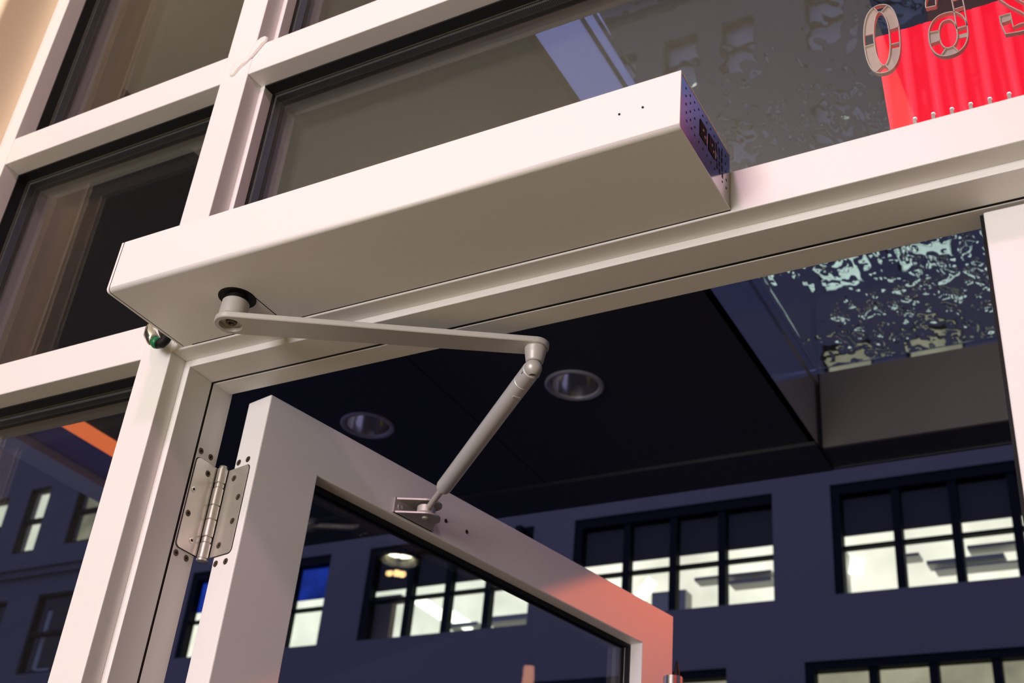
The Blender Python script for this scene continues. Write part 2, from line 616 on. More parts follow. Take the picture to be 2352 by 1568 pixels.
def door_leaf(name, origin, rz, W, HT, lst, rst, mirror=False, tr=0.0725):
    """local x along the width, y into the thickness, z up"""
    d = empty(name, origin, rz, 'structure')
    T = 0.0445
    zb = 0.012
    dm = M['door']
    bm = bmesh.new()
    xs, zs = (0, lst, W - rst, W), (zb, zb + 0.25, HT - tr, HT)
    gv = {}
    for i, x in enumerate(xs):
        for k, z in enumerate(zs):
            for j, y in enumerate((0, T)):
                gv[i, k, j] = bm.verts.new((x, y, z))
    for i in range(3):
        for k in range(3):
            if (i, k) != (1, 1):
                for j in (0, 1):
                    bm.faces.new((gv[i, k, j], gv[i + 1, k, j], gv[i + 1, k + 1, j], gv[i, k + 1, j]))
    outer_e = []
    for i in range(3):
        for k in (0, 3):
            bm.faces.new((gv[i, k, 0], gv[i + 1, k, 0], gv[i + 1, k, 1], gv[i, k, 1]))
            bm.faces.new((gv[k, i, 0], gv[k, i + 1, 0], gv[k, i + 1, 1], gv[k, i, 1]))
    for (p, q) in (((1, 1), (2, 1)), ((1, 2), (2, 2)), ((1, 1), (1, 2)), ((2, 1), (2, 2))):
        bm.faces.new((gv[(*p, 0)], gv[(*q, 0)], gv[(*q, 1)], gv[(*p, 1)]))
    bmesh.ops.recalc_face_normals(bm, faces=bm.faces)
    sharp = [e for e in bm.edges if len(e.link_faces) == 2 and e.calc_face_angle(0) > 1.0]
    big = [e for e in sharp if abs(e.verts[0].co.x) < 1e-6 and abs(e.verts[1].co.x) < 1e-6 and abs(e.verts[0].co.z - e.verts[1].co.z) > 0.01]
    bmesh.ops.bevel(bm, geom=sharp, offset=0.0016, segments=2, affect='EDGES', profile=0.5)
    MB().add_bm(bm).build('leaf_frame', dm, d)
    bm.free()
    x0, x1, z0, z1 = lst, W - rst, zb + 0.25, HT - tr
    g = MB()
    for (a, b) in ((0.0225, 0.030), (0.035, 0.041)):
        t = 0.005
        g.box(x0, x1, a, b, z1 - t, z1)
        g.box(x0, x1, a, b, z0, z0 + t)
        g.box(x0, x0 + t, a, b, z0 + t, z1 - t)
        g.box(x1 - t, x1, a, b, z0 + t, z1 - t)
    g.build('gasket', M['black'], d)
    bx('glass_pane', x0 + 0.001, x1 - 0.001, 0.030, 0.035, z0 + 0.001, z1 - 0.001, M['doorglass'], d)
    return d


d1 = door_leaf('door_1', A, ANG, 0.885, 2.217, 0.0937, 0.0872)
# two screw holes left in the top rail, one bolt by the bracket
for (u_, z_) in ((0.3261, 2.1737), (0.3694, 2.1739)):
    h = MB()
    h.lathe([(0.0032, 0), (0.0025, 0.0006), (0.0018, 0.0002)], (u_, -0.0002, z_), (0, -1, 0), 14, True)
    h.build('screw_hole', M['screw'], d1)
    MB().cyl((u_, -0.0001, z_), (u_, -0.0005, z_), 0.0019, 12).build('screw_hole', M['grime'], d1)
# pull handle by the free edge
hd = MB()
hd.cyl((0.821, -0.045, 0.95), (0.821, -0.045, 2.089), 0.0155, 32)
hh = hd.build('pull_handle', M['steel'], d1)
hb = MB()
hb.cyl((0.821, -0.031, 1.05), (0.821, 0.001, 1.05), 0.008)
hb.cyl((0.821, -0.031, 2.0), (0.821, 0.001, 2.0), 0.008)
hb.build('handle_post', M['steel'], hh)
MB().lathe([(0.0052, 0), (0.0045, 0.014), (0.0025, 0.026), (0.0012, 0.030)], (0.831, -0.045, 2.089), (0, 0, 1), 16, True, True, True).build(
    'black_peg', M['black'], hh)

d2 = door_leaf('door_2', (-0.1075, 0.0702, 0), 0.0, 0.90, 2.2203, 0.10, 0.10)
MB().box(-0.0035, 0.0, 0.004, 0.0415, 0.012, 2.2203).build('edge_seal', M['cavity'], d2)

# ------------------------------------------------------------------ hinge
HZ0, HZ1 = 2.0099, 2.1236
hg = empty('hinge', (-1.0162, 0.112, HZ0))
thing(hg, 'five-knuckle satin nickel butt hinge between the jamb and the open door', 'hinge')
H0 = Vector((-1.0162, 0.112, HZ0))


def shift(mb, o):
    mb.v = [tuple(Vector(v) - o) for v in mb.v]
    return mb


def on_jamb(y, z, lift):
    return Vector((XJ + lift, y, z))


N_IN = Vector((0.9801, -0.1984, 0))


def on_edge(n, z, lift):
    p = A + N_IN * n - U * lift
    return Vector((p.x, p.y, z))


def rounded(x0, x1, z0, z1, r, corners):
    """rectangle with the named corners rounded (0 lower left, 1 lower right, 2 upper right, 3 upper left)"""
    pts = []
    for k, (cx, cz, a0) in enumerate(((x0 + r, z0 + r, PI), (x1 - r, z0 + r, 1.5 * PI), (x1 - r, z1 - r, 0), (x0 + r, z1 - r, PI / 2))):
        if k in corners:
            for i in range(7):
                a = a0 + PI / 2 * i / 6
                pts.append((cx + r * math.cos(a), cz + r * math.sin(a)))
        else:
            pts.append(((x0, z0), (x1, z0), (x1, z1), (x0, z1))[k])
    return pts


jl = MB().prism(rounded(0.0722, 0.1085, HZ0, HZ1 + 0.001, 0.006, (0, 3)), 0.0002, 0.0016, lambda q: on_jamb(q[0], q[1], q[2]))
shift(jl, H0).build('jamb_leaf', M['hinge'], hg)
jo = MB().prism(rounded(0.0712, 0.1085, HZ0 - 0.0008, HZ1 + 0.0018, 0.0065, (0, 3)), 0.00005, 0.0005, lambda q: on_jamb(q[0], q[1], q[2]))
shift(jo, H0).build('leaf_joint', M['grime'], hg)
dl = MB().prism(rounded(-0.0525, -0.0122, HZ0, HZ1, 0.006, (1, 2)), 0.0002, 0.0016, lambda q: on_edge(q[0], q[1], q[2]))
shift(dl, H0).build('door_leaf', M['hinge'], hg)
do = MB().prism(rounded(-0.0443, -0.0114, HZ0 - 0.0008, HZ1 + 0.0008, 0.0065, (1, 2)), 0.00005, 0.0005, lambda q: on_edge(q[0], q[1], q[2]))
shift(do, H0).build('leaf_joint', M['grime'], hg)
shift(MB().prism([(0.1070, HZ0), (0.1086, HZ0), (0.1086, HZ1), (0.1070, HZ1)], 0.0016, 0.0019, lambda q: on_jamb(q[0], q[1], q[2])), H0).build('leaf_joint', M['grime'], hg)
shift(MB().prism([(-0.0526, HZ0), (-0.0508, HZ0), (-0.0508, HZ1), (-0.0526, HZ1)], 0.0016, 0.0019, lambda q: on_edge(q[0], q[1], q[2])), H0).build('leaf_joint', M['grime'], hg)
kz = [2.0078, 2.0275, 2.0350, 2.0572, 2.0755, 2.0985, 2.1050, 2.1250]
for i in range(len(kz) - 1):
    r = 0.0066 if i not in (1, 5) else 0.0060
    k = MB().lathe([(r - 0.0006, 0), (r, 0.0006), (r, kz[i + 1] - kz[i] - 0.0014), (r - 0.0006, kz[i + 1] - kz[i] - 0.0008)], (H0.x, H0.y, kz[i]),
                   (0, 0, 1), 28, True, True, True)
    shift(k, H0).build('knuckle', M['hinge'], hg)
pn = MB().lathe([(0.0035, 2.0035), (0.0072, 2.0045), (0.0072, 2.0070), (0.005, 2.0076), (0.005, 2.126), (0.0055, 2.1262), (0.005, 2.1278), (0.0015, 2.1284)],
                (H0.x, H0.y, 0), (0, 0, 1), 24, True, True, True)
shift(pn, H0).build('hinge_pin', M['hinge'], hg)


def screw(pos, nrm, r, m, parent, o, core=True):
    nrm = Vector(nrm)
    s = MB().lathe([(r * 1.12, 0.0001), (r, 0.0007), (r * 0.62, 0.0005), (r * 0.5, 0.0002)], pos, nrm, 20, True)
    s.lathe([(0.0001, 0.0003), (r * 0.5, 0.0003)], pos, nrm, 8, False)
    ob = shift(s, o).build('screw', m, parent)
    if core:
        c = MB().lathe([(0.0001, 0.00055), (r * 0.42, 0.00055)], pos, nrm, 6, False)
        shift(c, o).build('drive_socket', M['grime'], ob)
    return ob


ZERO = Vector((0, 0, 0))
for (y, z, mm) in ((0.0943, 2.1115, 0), (0.078, 2.0836, 1), (0.0784, 2.0528, 0), (0.0941, 2.0248, 1)):
    screw(on_jamb(y, z, 0.0016), (1, 0, 0), 0.0036, M['nickel'] if mm else M['screw'], hg, H0)
for (n, z) in ((-0.0373, 2.11), (-0.0201, 2.0814), (-0.0209, 2.0507), (-0.0372, 2.023)):
    screw(on_edge(n, z, 0.0016), -U, 0.0036, M['screw'], hg, H0)
t12 = D.objects['trim_12']
for (y, z) in ((0.0763, 2.1338), (0.0939, 2.1338), (0.0762, 2.0025), (0.0937, 2.0024)):
    screw(on_jamb(y, z, 0.0001), (1, 0, 0), 0.0036, M['screw'], t12, ZERO)
for (n, z) in ((-0.0369, 2.1318), (-0.0192, 2.1319), (-0.0374, 2.0006), (-0.0185, 2.0001)):
    screw(Vector((0.0 - 0.0001, -n, z)), (-1, 0, 0), 0.0036, M['screw'], d1, ZERO)

# ------------------------------------------------------------------ automatic door operator
OX0, OX1 = -1.0128, -0.3216
OY0 = -0.127
OZ0, OZ1 = 2.2358, 2.3052
O0 = Vector((-0.667, 0.0, OZ0))
op = empty('door_operator', O0)
thing(op, 'long white automatic door operator box on the header above the door', 'door operator')
# folded shell: outline in y-z with rounded lower front edge, swept in x, 1.8 mm sheet


def shell_outline(t):
    pts = [(-0.0004, OZ1 - t), (OY0 + 0.0012 + t, OZ1 - t)]
    r = 0.0048 - t
    cy, cz = OY0 + 0.0048, OZ0 + 0.0048
    for i in range(9):
        a = PI + PI / 2 * i / 8
        pts.append((cy + max(r, 0.001) * math.cos(a), cz + max(r, 0.001) * math.sin(a)))
    pts.append((-0.0004, OZ0 + t))
    return pts


outer, inner = shell_outline(0.0), shell_outline(0.0018)
sh = MB()
n = len(outer)
o = len(sh.v)
for x in (OX0, OX1):
    sh.v += [(x, y, z) for y, z in outer]
for x in (OX0, OX1):
    sh.v += [(x, y, z) for y, z in inner]
for i in range(n - 1):
    sm = 1 < i < n - 2
    sh.face((o + i, o + i + 1, o + n + i + 1, o + n + i), sm)
    sh.face((o + 2 * n + i, o + 3 * n + i, o + 3 * n + i + 1, o + 2 * n + i + 1), sm)
    sh.face((o + i, o + 2 * n + i, o + 2 * n + i + 1, o + i + 1))
    sh.face((o + n + i, o + n + i + 1, o + 3 * n + i + 1, o + 3 * n + i))
sh.face((o, o + n, o + 3 * n, o + 2 * n))
sh.face((o + n - 1, o + 3 * n - 1, o + 4 * n - 1, o + 2 * n - 1))
shift(sh, O0).build('housing', M['oper'], op)
# left end cap
cap = MB().prism([(y, z) for y, z in outer], -1.0172, -1.0142, lambda q: (q[2], q[0], q[1]))
shift(cap, O0).build('end_cap', M['oper'], op)
gap = MB().prism([(y * 0.992, OZ0 + 0.0005 + (z - OZ0) * 0.985) for y, z in outer], -1.0142, OX0, lambda q: (q[2], q[0], q[1]))
shift(gap, O0).build('end_cap_joint', M['cavity'], op)
# right end plate, slightly inside the shell
ep = MB().box(OX1 - 0.0045, OX1 - 0.0004, OY0 + 0.0023, -0.0006, OZ0 + 0.0023, OZ1 - 0.0022, 0.0004, 1)
plate = shift(ep, O0).build('end_plate', M['plate'], op)
XP = OX1 - 0.0004
HOLES = [(-0.1097, 2.2956), (-0.1094, 2.2863), (-0.0995, 2.2953), (-0.1091, 2.2767), (-0.0987, 2.2867), (-0.0889, 2.296), (-0.1082, 2.2674),
         (-0.0989, 2.2763), (-0.0889, 2.2864), (-0.0789, 2.2959), (-0.1071, 2.2583), (-0.0981, 2.2669), (-0.0884, 2.2766), (-0.0957, 2.2586),
         (-0.0879, 2.2667), (-0.0879, 2.257), (-0.0689, 2.2963), (-0.0587, 2.2965), (-0.0486, 2.2965), (-0.039, 2.2954), (-0.0287, 2.2956),
         (-0.0776, 2.2573), (-0.0679, 2.2567), (-0.0579, 2.2569), (-0.0477, 2.2565), (-0.0377, 2.2566), (-0.0087, 2.295), (-0.0094, 2.2851),
         (-0.0088, 2.2755), (-0.0074, 2.2661), (-0.0075, 2.2562), (-0.0179, 2.2559), (-0.0183, 2.2955)]
SLOTS = [(-0.034, 2.2872), (-0.0273, 2.287), (-0.0201, 2.2885), (-0.0334, 2.2807), (-0.0267, 2.2799), (-0.0202, 2.2801), (-0.0337, 2.2709),
         (-0.0267, 2.2709), (-0.0196, 2.2709), (-0.0325, 2.2636), (-0.0261, 2.2625), (-0.0185, 2.2629)]
vh = MB()
for (y, z) in HOLES:
    vh.lathe([(0.0013, -0.0003), (0.0013, 0.0002)], (XP, y - 0.003, z - 0.001), (1, 0, 0), 8, False, False, True)
vent = shift(vh, O0).build('vent_hole', M['cavity'], plate)
vent.parent = plate
vent['kind'] = 'stuff'
vs = MB()
for (y, z) in SLOTS:
    vs.box(XP - 0.0003, XP + 0.0002, y - 0.0015 - 0.002, y + 0.0015 - 0.002, z - 0.003, z + 0.003)
vso = shift(vs, O0).build('vent_slot', M['cavity'], plate)
vso['kind'] = 'stuff'
for (ya, yb) in ((-0.0785, -0.0625), (-0.0565, -0.0405)):
    s = MB()
    z0, z1 = 2.2665, 2.2862
    s.box(XP - 0.0002, XP + 0.0006, ya, yb, z0, z1)
    so = shift(s, O0).build('socket', M['cavity'], plate)
    p = MB()
    p.box(XP + 0.0004, XP + 0.0014, ya + 0.005, ya + 0.0075, z0 + 0.009, z0 + 0.011)
    p.box(XP + 0.0004, XP + 0.0012, ya + 0.0095, ya + 0.0115, z0 + 0.0035, z0 + 0.0065)
    p.box(XP + 0.0001, XP + 0.0010, yb - 0.0012, yb + 0.0008, z0 + 0.0015, z0 + 0.0105)
    shift(p, O0).build('contact', M['nickel'], so)
for x_, z_ in ((-0.3813, 2.2727), (-0.358, 2.2726)):
    q = MB().lathe([(0.0012, -0.0002), (0.0011, 0.0003)], (x_, OY0, z_), (0, -1, 0), 12, True, False, True)
    shift(q, O0).build('pin_hole', M['cavity'], op)
# round opening for the spindle and the joint of the cover behind it
HUB = Vector((-0.8801, -0.060, 0))
rg = MB().lathe([(0.0001, 0.0), (0.0215, 0.0), (0.0215, 0.0006), (0.0205, 0.0009), (0.0190, 0.0004), (0.0001, 0.0004)], (HUB.x, HUB.y, OZ0), (0, 0, -1), 40, True)
shift(rg, O0).build('spindle_opening', M['cavity'], op)
sm_ = MB().box(-0.8605, -0.8594, -0.052, -0.004, OZ0 - 0.00025, OZ0 + 0.0004)
shift(sm_, O0).build('cover_joint', M['grime'], op)
bj = MB().box(-1.0, OX1, -0.0010, 0.0006, OZ0 - 0.0002, OZ0 + 0.0006)
shift(bj, O0).build('back_joint', M['grime'], op)

# ------------------------------------------------------------------ the operator's arm
ELB = Vector((-0.5838, 0.1037, 0))
AZ0, AZ1 = 2.1992, 2.2063
ao = empty('operator_arm', (HUB.x, HUB.y, AZ0))
thing(ao, 'jointed grey metal operator arm linking the box to the open door', 'door arm')
A0 = Vector((HUB.x, HUB.y, AZ0))
dv = (ELB - HUB)
Lm = dv.length
dx = dv.normalized()
dy = Vector((-dx.y, dx.x, 0))


def arm_pt(a, b, z):
    p = HUB + dx * a + dy * b
    return Vector((p.x, p.y, z))


R0, R1 = 0.0185, 0.0145


def arm_outline(e=0.0):
    pts = []
    al = math.asin((R0 - R1) / Lm)
    for i in range(25):
        a = PI / 2 - al + (PI + 2 * al) * i / 24
        pts.append(((R0 - e) * math.cos(a), (R0 - e) * math.sin(a)))
    for i in range(25):
        a = -PI / 2 - al + (PI - 2 * al) * i / 24
        a = -(PI / 2 + 0) + (PI) * i / 24
        pts.append((Lm + (R1 - e) * math.cos(a), (R1 - e) * math.sin(a)))
    return pts


am = MB()
ol = arm_outline()
ole = arm_outline(0.0009)
no = len(ol)
bm = bmesh.new()
edges = []
for pts in (ole, [(0.0130 * math.cos(2 * PI * i / 36), 0.0130 * math.sin(2 * PI * i / 36)) for i in range(36)]):
    vs_ = [bm.verts.new(arm_pt(a, b, AZ0)) for a, b in pts]
    for i in range(len(vs_)):
        edges.append(bm.edges.new((vs_[i], vs_[(i + 1) % len(vs_)])))
bmesh.ops.triangle_fill(bm, use_beauty=True, use_dissolve=False, edges=edges)
am.add_bm(bm)
bm.free()
o = len(am.v)
for pts, z in ((ole, AZ0), (ol, AZ0 + 0.0009), (ol, AZ1 - 0.0009), (ole, AZ1)):
    am.v += [tuple(arm_pt(a, b, z)) for a, b in pts]
for k in range(3):
    for i in range(no):
        j = (i + 1) % no
        am.face((o + k * no + i, o + k * no + j, o + (k + 1) * no + j, o + (k + 1) * no + i), False)
am.face([o + 3 * no + i for i in range(no)])
am.lathe([(0.0130, 0), (0.0120, 0.0055)], (HUB.x, HUB.y, AZ0), (0, 0, 1), 36, True)
am.lathe([(0.0120, 0.0055), (0.0001, 0.0055)], (HUB.x, HUB.y, AZ0), (0, 0, 1), 36, False)
marm = shift(am, A0).build('main_arm', M['arm'], ao)
bs = MB().lathe([(0.0172, 0), (0.0160, 0.003), (0.0152, 0.0225), (0.0145, 0.0235)], (HUB.x, HUB.y, AZ1 - 0.0005), (0, 0, 1), 40, True, True, True)
shift(bs, A0).build('hub', M['arm'], marm)
sp = MB().cyl((HUB.x, HUB.y, AZ1 + 0.022), (HUB.x, HUB.y, OZ0 + 0.0), 0.0125, 32)
shift(sp, A0).build('spindle', M['cavity'], marm)
bs2 = MB().lathe([(0.0065, 0.0), (0.006, 0.0022), (0.0030, 0.0022), (0.0022, 0.0004)], (HUB.x, HUB.y, AZ0 + 0.0050), (0, 0, -1), 20, True)
bs2.lathe([(0.0001, 0.0006), (0.003, 0.0006)], (HUB.x, HUB.y, AZ0 + 0.0050), (0, 0, -1), 6, False)
shift(bs2, A0).build('socket_screw', M['screw'], marm)
# elbow
eb = MB().lathe([(0.0118, 0.0), (0.0122, 0.0015), (0.0112, 0.009), (0.0096, 0.0175), (0.0088, 0.0185)], (ELB.x, ELB.y, AZ0), (0, 0, -1), 36, True, True, True)
elb = shift(eb, A0).build('elbow_cup', M['arm'], ao)
prof = []
for i in range(12):
    a = PI * 0.12 + PI * 0.88 * i / 11
    prof.append((0.0098 * math.sin(a) + 0.0001, -0.0098 * math.cos(a) * -1))
JB = Vector((ELB.x - 0.0005, ELB.y - 0.001, 2.1735))
bl = MB().lathe([(r, -h) for r, h in prof], JB, (0, 0, 1), 32, True, sharp=False)
shift(bl, A0).build('elbow_ball', M['arm'], ao)
PIV = A + U * 0.262 + N_IN * 0.026
PIV.z = 2.1575
fd = (PIV - JB)
LF = fd.length
fd.normalize()
S0 = JB + fd * 0.002
fa = MB()
rt = 0.0104
fa.lathe([(rt * 0.86, 0.0), (rt, 0.002), (rt, 0.0255), (rt * 0.95, 0.0262), (rt * 0.95, 0.0275), (rt, 0.028), (rt, LF * 0.79), (rt * 0.92, LF * 0.80),
          (rt * 0.6, LF * 0.803)], S0, fd, 36, True, True, True)
fob = shift(fa, A0).build('forearm_tube', M['tube'], ao)
side = fd.cross(Vector((0, 0, 1))).normalized()
pinp = JB + fd * 0.0075 + Vector((0, 0, -0.0015))
pb = MB().cyl(pinp - side * 0.0098, pinp + side * 0.0098, 0.0036, 20)
shift(pb, A0).build('pin', M['nickel'], fob)
nb = MB().prism([(-0.004, -0.0015), (0.004, -0.0015), (0.0045, 0.0015), (-0.0045, 0.0015)], rt - 0.001, rt + 0.0005,
                lambda q: S0 + fd * (0.047 + q[1]) + side * q[0] + fd.cross(side).normalized() * -q[2] * (1 if fd.cross(side).z > 0 else -1))
shift(nb, A0).build('stop_notch', M['arm'], fob)
rd = MB().cyl(S0 + fd * LF * 0.79, PIV - fd * 0.006, 0.0042, 24)
shift(rd, A0).build('connecting_rod', M['zinc'], ao)
ey = MB().lathe([(0.0110, -0.0055), (0.0122, -0.0045), (0.0122, 0.0045), (0.0110, 0.0055)], PIV, (0, 0, 1), 30, True, True, True)
shift(ey, A0).build('rod_eye', M['zinc'], ao)
# bracket on the door: back web, two flanges with rounded noses, pivot pin


def dl_pt(u_, n_, z):
    p = A + U * u_ + N_IN * n_
    return Vector((p.x, p.y, z))


fl = [(0.2265, 0.0001)]
for i in range(15):
    a = PI * 0.86 - PI * 0.92 * i / 14
    fl.append((0.2655 + 0.0185 * math.cos(a), 0.0255 + 0.0185 * math.sin(a)))
fl.append((0.302, 0.0001))
bk = MB()
bk.prism([(0.2255, 0.0001), (0.303, 0.0001), (0.303, 0.0028), (0.2255, 0.0028)], 2.1475, 2.1690, lambda q: dl_pt(q[0], q[1], q[2]))
brk = shift(bk, A0).build('door_bracket', M['bracket'], ao)
for z in (2.1475, 2.1665):
    f = MB().prism(fl, z, z + 0.0024, lambda q: dl_pt(q[0], q[1], q[2]))
    shift(f, A0).build('flange', M['bracket'], brk)
pv = MB().lathe([(0.0045, 0), (0.0040, 0.0010), (0.0025, 0.0016)], (PIV.x, PIV.y, 2.1475), (0, 0, -1), 20, True, False, True)
shift(pv, A0).build('pivot_pin', M['zinc'], brk)
screw(dl_pt(0.2365, 0.0028, 2.158), N_IN, 0.0045, M['nickel'], brk, A0, False)
screw(dl_pt(0.2945, 0.0028, 2.158), N_IN, 0.0045, M['screw'], brk, A0, False)

# cable fitting at the left end of the box
G0 = Vector((-1.055, 0.0, 2.262))
gl = empty('cable_fitting', G0)
thing(gl, 'small chrome elbow fitting with green cable beside the left end of the operator box', 'cable fitting')


def tube_path(mb, pts, rs, nseg=18):
    o0 = None
    prev = None
    for i, (p, r) in enumerate(zip(pts, rs)):
        p = Vector(p)
        a = Vector(pts[max(i - 1, 0)])
        b = Vector(pts[min(i + 1, len(pts) - 1)])
        t = (b - a).normalized()
        s = t.cross(Vector((0.3, 0.2, 1))).normalized() if prev is None else (prev - t * prev.dot(t)).normalized()
        prev = s
        q = t.cross(s)
        o = len(mb.v)
        for k in range(nseg):
            an = 2 * PI * k / nseg
            mb.v.append(tuple(p + (s * math.cos(an) + q * math.sin(an)) * r))
        if o0 is not None:
            for k in range(nseg):
                j = (k + 1) % nseg
                mb.face((o0 + k, o0 + j, o + j, o + k), True)
        else:
            mb.face([o + k for k in range(nseg)][::-1])
        o0 = o
    mb.face([o0 + k for k in range(nseg)])
    return mb


el = MB()
tube_path(el, [(-1.0575, -0.001, 2.268), (-1.0575, -0.010, 2.2675), (-1.0565, -0.017, 2.2640), (-1.0540, -0.021, 2.2565), (-1.0495, -0.0225, 2.2475), (-1.0435, -0.0225, 2.2395), (-1.0395, -0.0225, 2.2360)],
          [0.0082, 0.0082, 0.0088, 0.0076, 0.0092, 0.0086, 0.0072])
shift(el, G0).build('chrome_elbow', M['chrome'], gl)
cb = MB()
tube_path(cb, [(-1.0405, -0.0222, 2.2370), (-1.0365, -0.0218, 2.2335), (-1.0335, -0.0212, 2.2318)], [0.0068, 0.0076, 0.0064])
shift(cb, G0).build('green_ring', M['green'], gl)
cc = MB()
tube_path(cc, [(-1.0345, -0.0212, 2.2322), (-1.0290, -0.021, 2.2318), (-1.0250, -0.021, 2.2352), (-1.0205, -0.022, 2.2410), (-1.0160, -0.024, 2.2460)], [0.0058, 0.0062, 0.0062, 0.0062, 0.0062])
shift(cc, G0).build('cable', M['black'], gl)

# ------------------------------------------------------------------ canopy outside: soffit, glazed well, downlights
ZS = 3.30
ZG = 3.566
YW0, YW1, YE = 0.17, 2.49, 2.63
XW0, XW1 = -0.945, 1.25
LR = 0.0745
LAMPS = [(-2.235, 1.876), (-1.492, 1.876)]
LITL = [(1.735, 1.975)]
cs = empty('canopy_soffit', (0, 0, 0), 0, 'structure')
for (x0, x1, holes) in ((-3.15, XW0, LAMPS), (XW1, 4.2, LITL)):
    s = MB()
    s.plate_hole(x0, x1, 0.10, YE, ZS, [(hx, hy, LR) for hx, hy in holes])
    so = s.build('soffit_panel', M['soffit'], cs, False)
    MB().box(x0 + (0.022 if x0 > 0 else 0), x1 - (0.022 if x1 < 0 else 0), 0.10, YE, ZS + 0.13, ZG + 0.03).build('canopy_deck', M['soffit'], cs)
# seam in the left soffit and a shallow step at its street edge
MB().box(-1.8825, -1.8795, 0.1, 2.44, ZS - 0.0008, ZS + 0.0008).build('soffit_joint', M['cavity'], cs)
MB().box(-3.15, XW0 - 0.002, 2.44, YE, ZS - 0.012, ZS + 0.01).build('edge_board', M['soffit'], cs)
MB().box(XW0, XW1, YW1 + 0.012, YE, ZS, ZG).build('street_beam', M['soffit'], cs)
MB().box(XW0, XW1, 0.10, YW0, ZS, ZG).build('wall_beam', M['soffit'], cs)
MB().box(XW0 - 0.02, XW0, YW0, YW1, ZS, ZG).build('well_side', M['fascia'], cs)
MB().box(XW0, XW0 + 0.006, YW0, YW1, ZG - 0.045, ZG).build('glazing_bead', M['fascia'], cs)
MB().box(XW1, XW1 + 0.02, YW0, YW1, ZS, ZG).build('well_side', M['fascia'], cs)
MB().box(XW0 + 0.008, XW1, YW1, YW1 + 0.012, ZS, ZG).build('well_end', M['brown'], cs)
MB().box(XW0, XW0 + 0.008, YW1 - 0.004, YW1 + 0.012, ZS, ZG).build('corner_joint', M['cavity'], cs)
MB().box(-3.15, 4.2, YE, YE + 0.01, ZS - 0.005, ZG + 0.03).build('street_fascia', M['soffit'], cs)
# left end of the canopy
MB().box(-3.43, -3.255, 0.10, YE, ZS, ZS + 0.05).build('end_panel', M['navy'], cs)
MB().box(-3.55, -3.43, 0.10, YE + 0.05, ZS - 0.03, ZS + 0.05).build('end_trim', M['trimgrey'], cs)
st = bx('orange_lit_band', -0.047, 0.047, 0.12, 2.6, -0.004, 0.02, M['orange'])  # orange light on the canopy edge, put in as a glowing band
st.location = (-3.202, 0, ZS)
thing(st, 'long orange-lit band, made to glow, along the far left edge of the canopy', 'lit band')
# canopy glass with rain on it
gp = bx('glass_panel', XW0 - 0.015, XW1 + 0.015, YW0 - 0.02, YW1 + 0.01, ZG, ZG + 0.012, M['roofglass'], cs)


def rain():
    nx, ny = 200, 330
    x0, x1, y0, y1 = XW0 + 0.01, 0.25, YW0, YW1 - 0.005
    z = ZG + 0.0125
    vs_, fs_ = [], []
    for j in range(ny + 1):
        for i in range(nx + 1):
            x = x0 + (x1 - x0) * i / nx
            y = y0 + (y1 - y0) * j / ny
            p = Vector((x * 30, y * 17, 0))
            h = noise.noise(p) + 0.55 * noise.noise(p * 2.3 + Vector((5, 3, 1)))
            wet = 0.5 + 0.9 * noise.noise(Vector((x * 3.5, y * 3.5, 4)))
            wet = max(0.0, min(1.0, (wet + 0.9 * (x - x0) - 0.25) * max(0.12, min(1.0, (y - 0.9) / 0.7))))
            hh_ = max(0.0, h * 0.85) * wet
            vs_.append((x, y, z + 0.0012 + 0.0095 * hh_))
    for j in range(ny):
        for i in range(nx):
            a = j * (nx + 1) + i
            fs_.append((a, a + 1, a + nx + 2, a + nx + 1))
    n0 = len(vs_)
    # flat underside
    border = [i for i in range(nx + 1)] + [(j * (nx + 1) + nx) for j in range(1, ny + 1)] + [ny * (nx + 1) + i for i in range(nx - 1, -1, -1)] + \
             [j * (nx + 1) for j in range(ny - 1, 0, -1)]
    for b in border:
        v = vs_[b]
        vs_.append((v[0], v[1], z))
    nb_ = len(border)
    for k in range(nb_):
        k2 = (k + 1) % nb_
        fs_.append((border[k2], border[k], n0 + k, n0 + k2))
    fs_.append(tuple(n0 + nb_ - 1 - k for k in range(nb_)))
    me = D.meshes.new('rain_water')
    me.from_pydata(vs_, [], fs_)
    me.polygons.foreach_set('use_smooth', [True] * (nx * ny) + [False] * (nb_ + 1))
    me.materials.append(M['water'])
    o_ = D.objects.new('rain_water', me)
    COL.objects.link(o_)
    thing(o_, 'rippled film of rain water on the canopy glass over the door', 'water')
    o_['kind'] = 'stuff'


rain()


def downlight(loc, lit, label):
    e = empty('downlight', loc)
    thing(e, label, 'downlight', 'recessed downlights in the canopy soffit')
    r = MB().lathe([(LR - 0.004, 0.002), (LR - 0.002, -0.004), (LR + 0.008, -0.006), (LR + 0.0135, -0.003), (LR + 0.0135, 0.0005)], (0, 0, 0), (0, 0, 1), 48, True)
    r.build('trim_ring', M['ring'], e)
    c = MB()
    prof_ = []
    for i in range(9):
        t = i / 8
        prof_.append(((LR - 0.004) * (1 - 0.55 * t ** 1.6), 0.002 + 0.11 * t))
    c.lathe(prof_, (0, 0, 0), (0, 0, 1), 48, True, False, True, sharp=False)
    c.build('reflector', M['refl'], e)
    b = MB()
    if lit:
        b.lathe([(0.055, 0.0), (0.055, 0.004)], (0, 0, 0.028), (0, 0, 1), 32, True, True, True)
        b.build('lens', M['bulb'], e)
    else:
        b.lathe([(0.0002, 0.0), (0.012, 0.003), (0.018, 0.014), (0.014, 0.034), (0.010, 0.05)], (0, 0, 0.055), (0, 0, 1), 20, True, False, False, sharp=False)
        b.build('bulb', M['greyduct'], e)
    return e


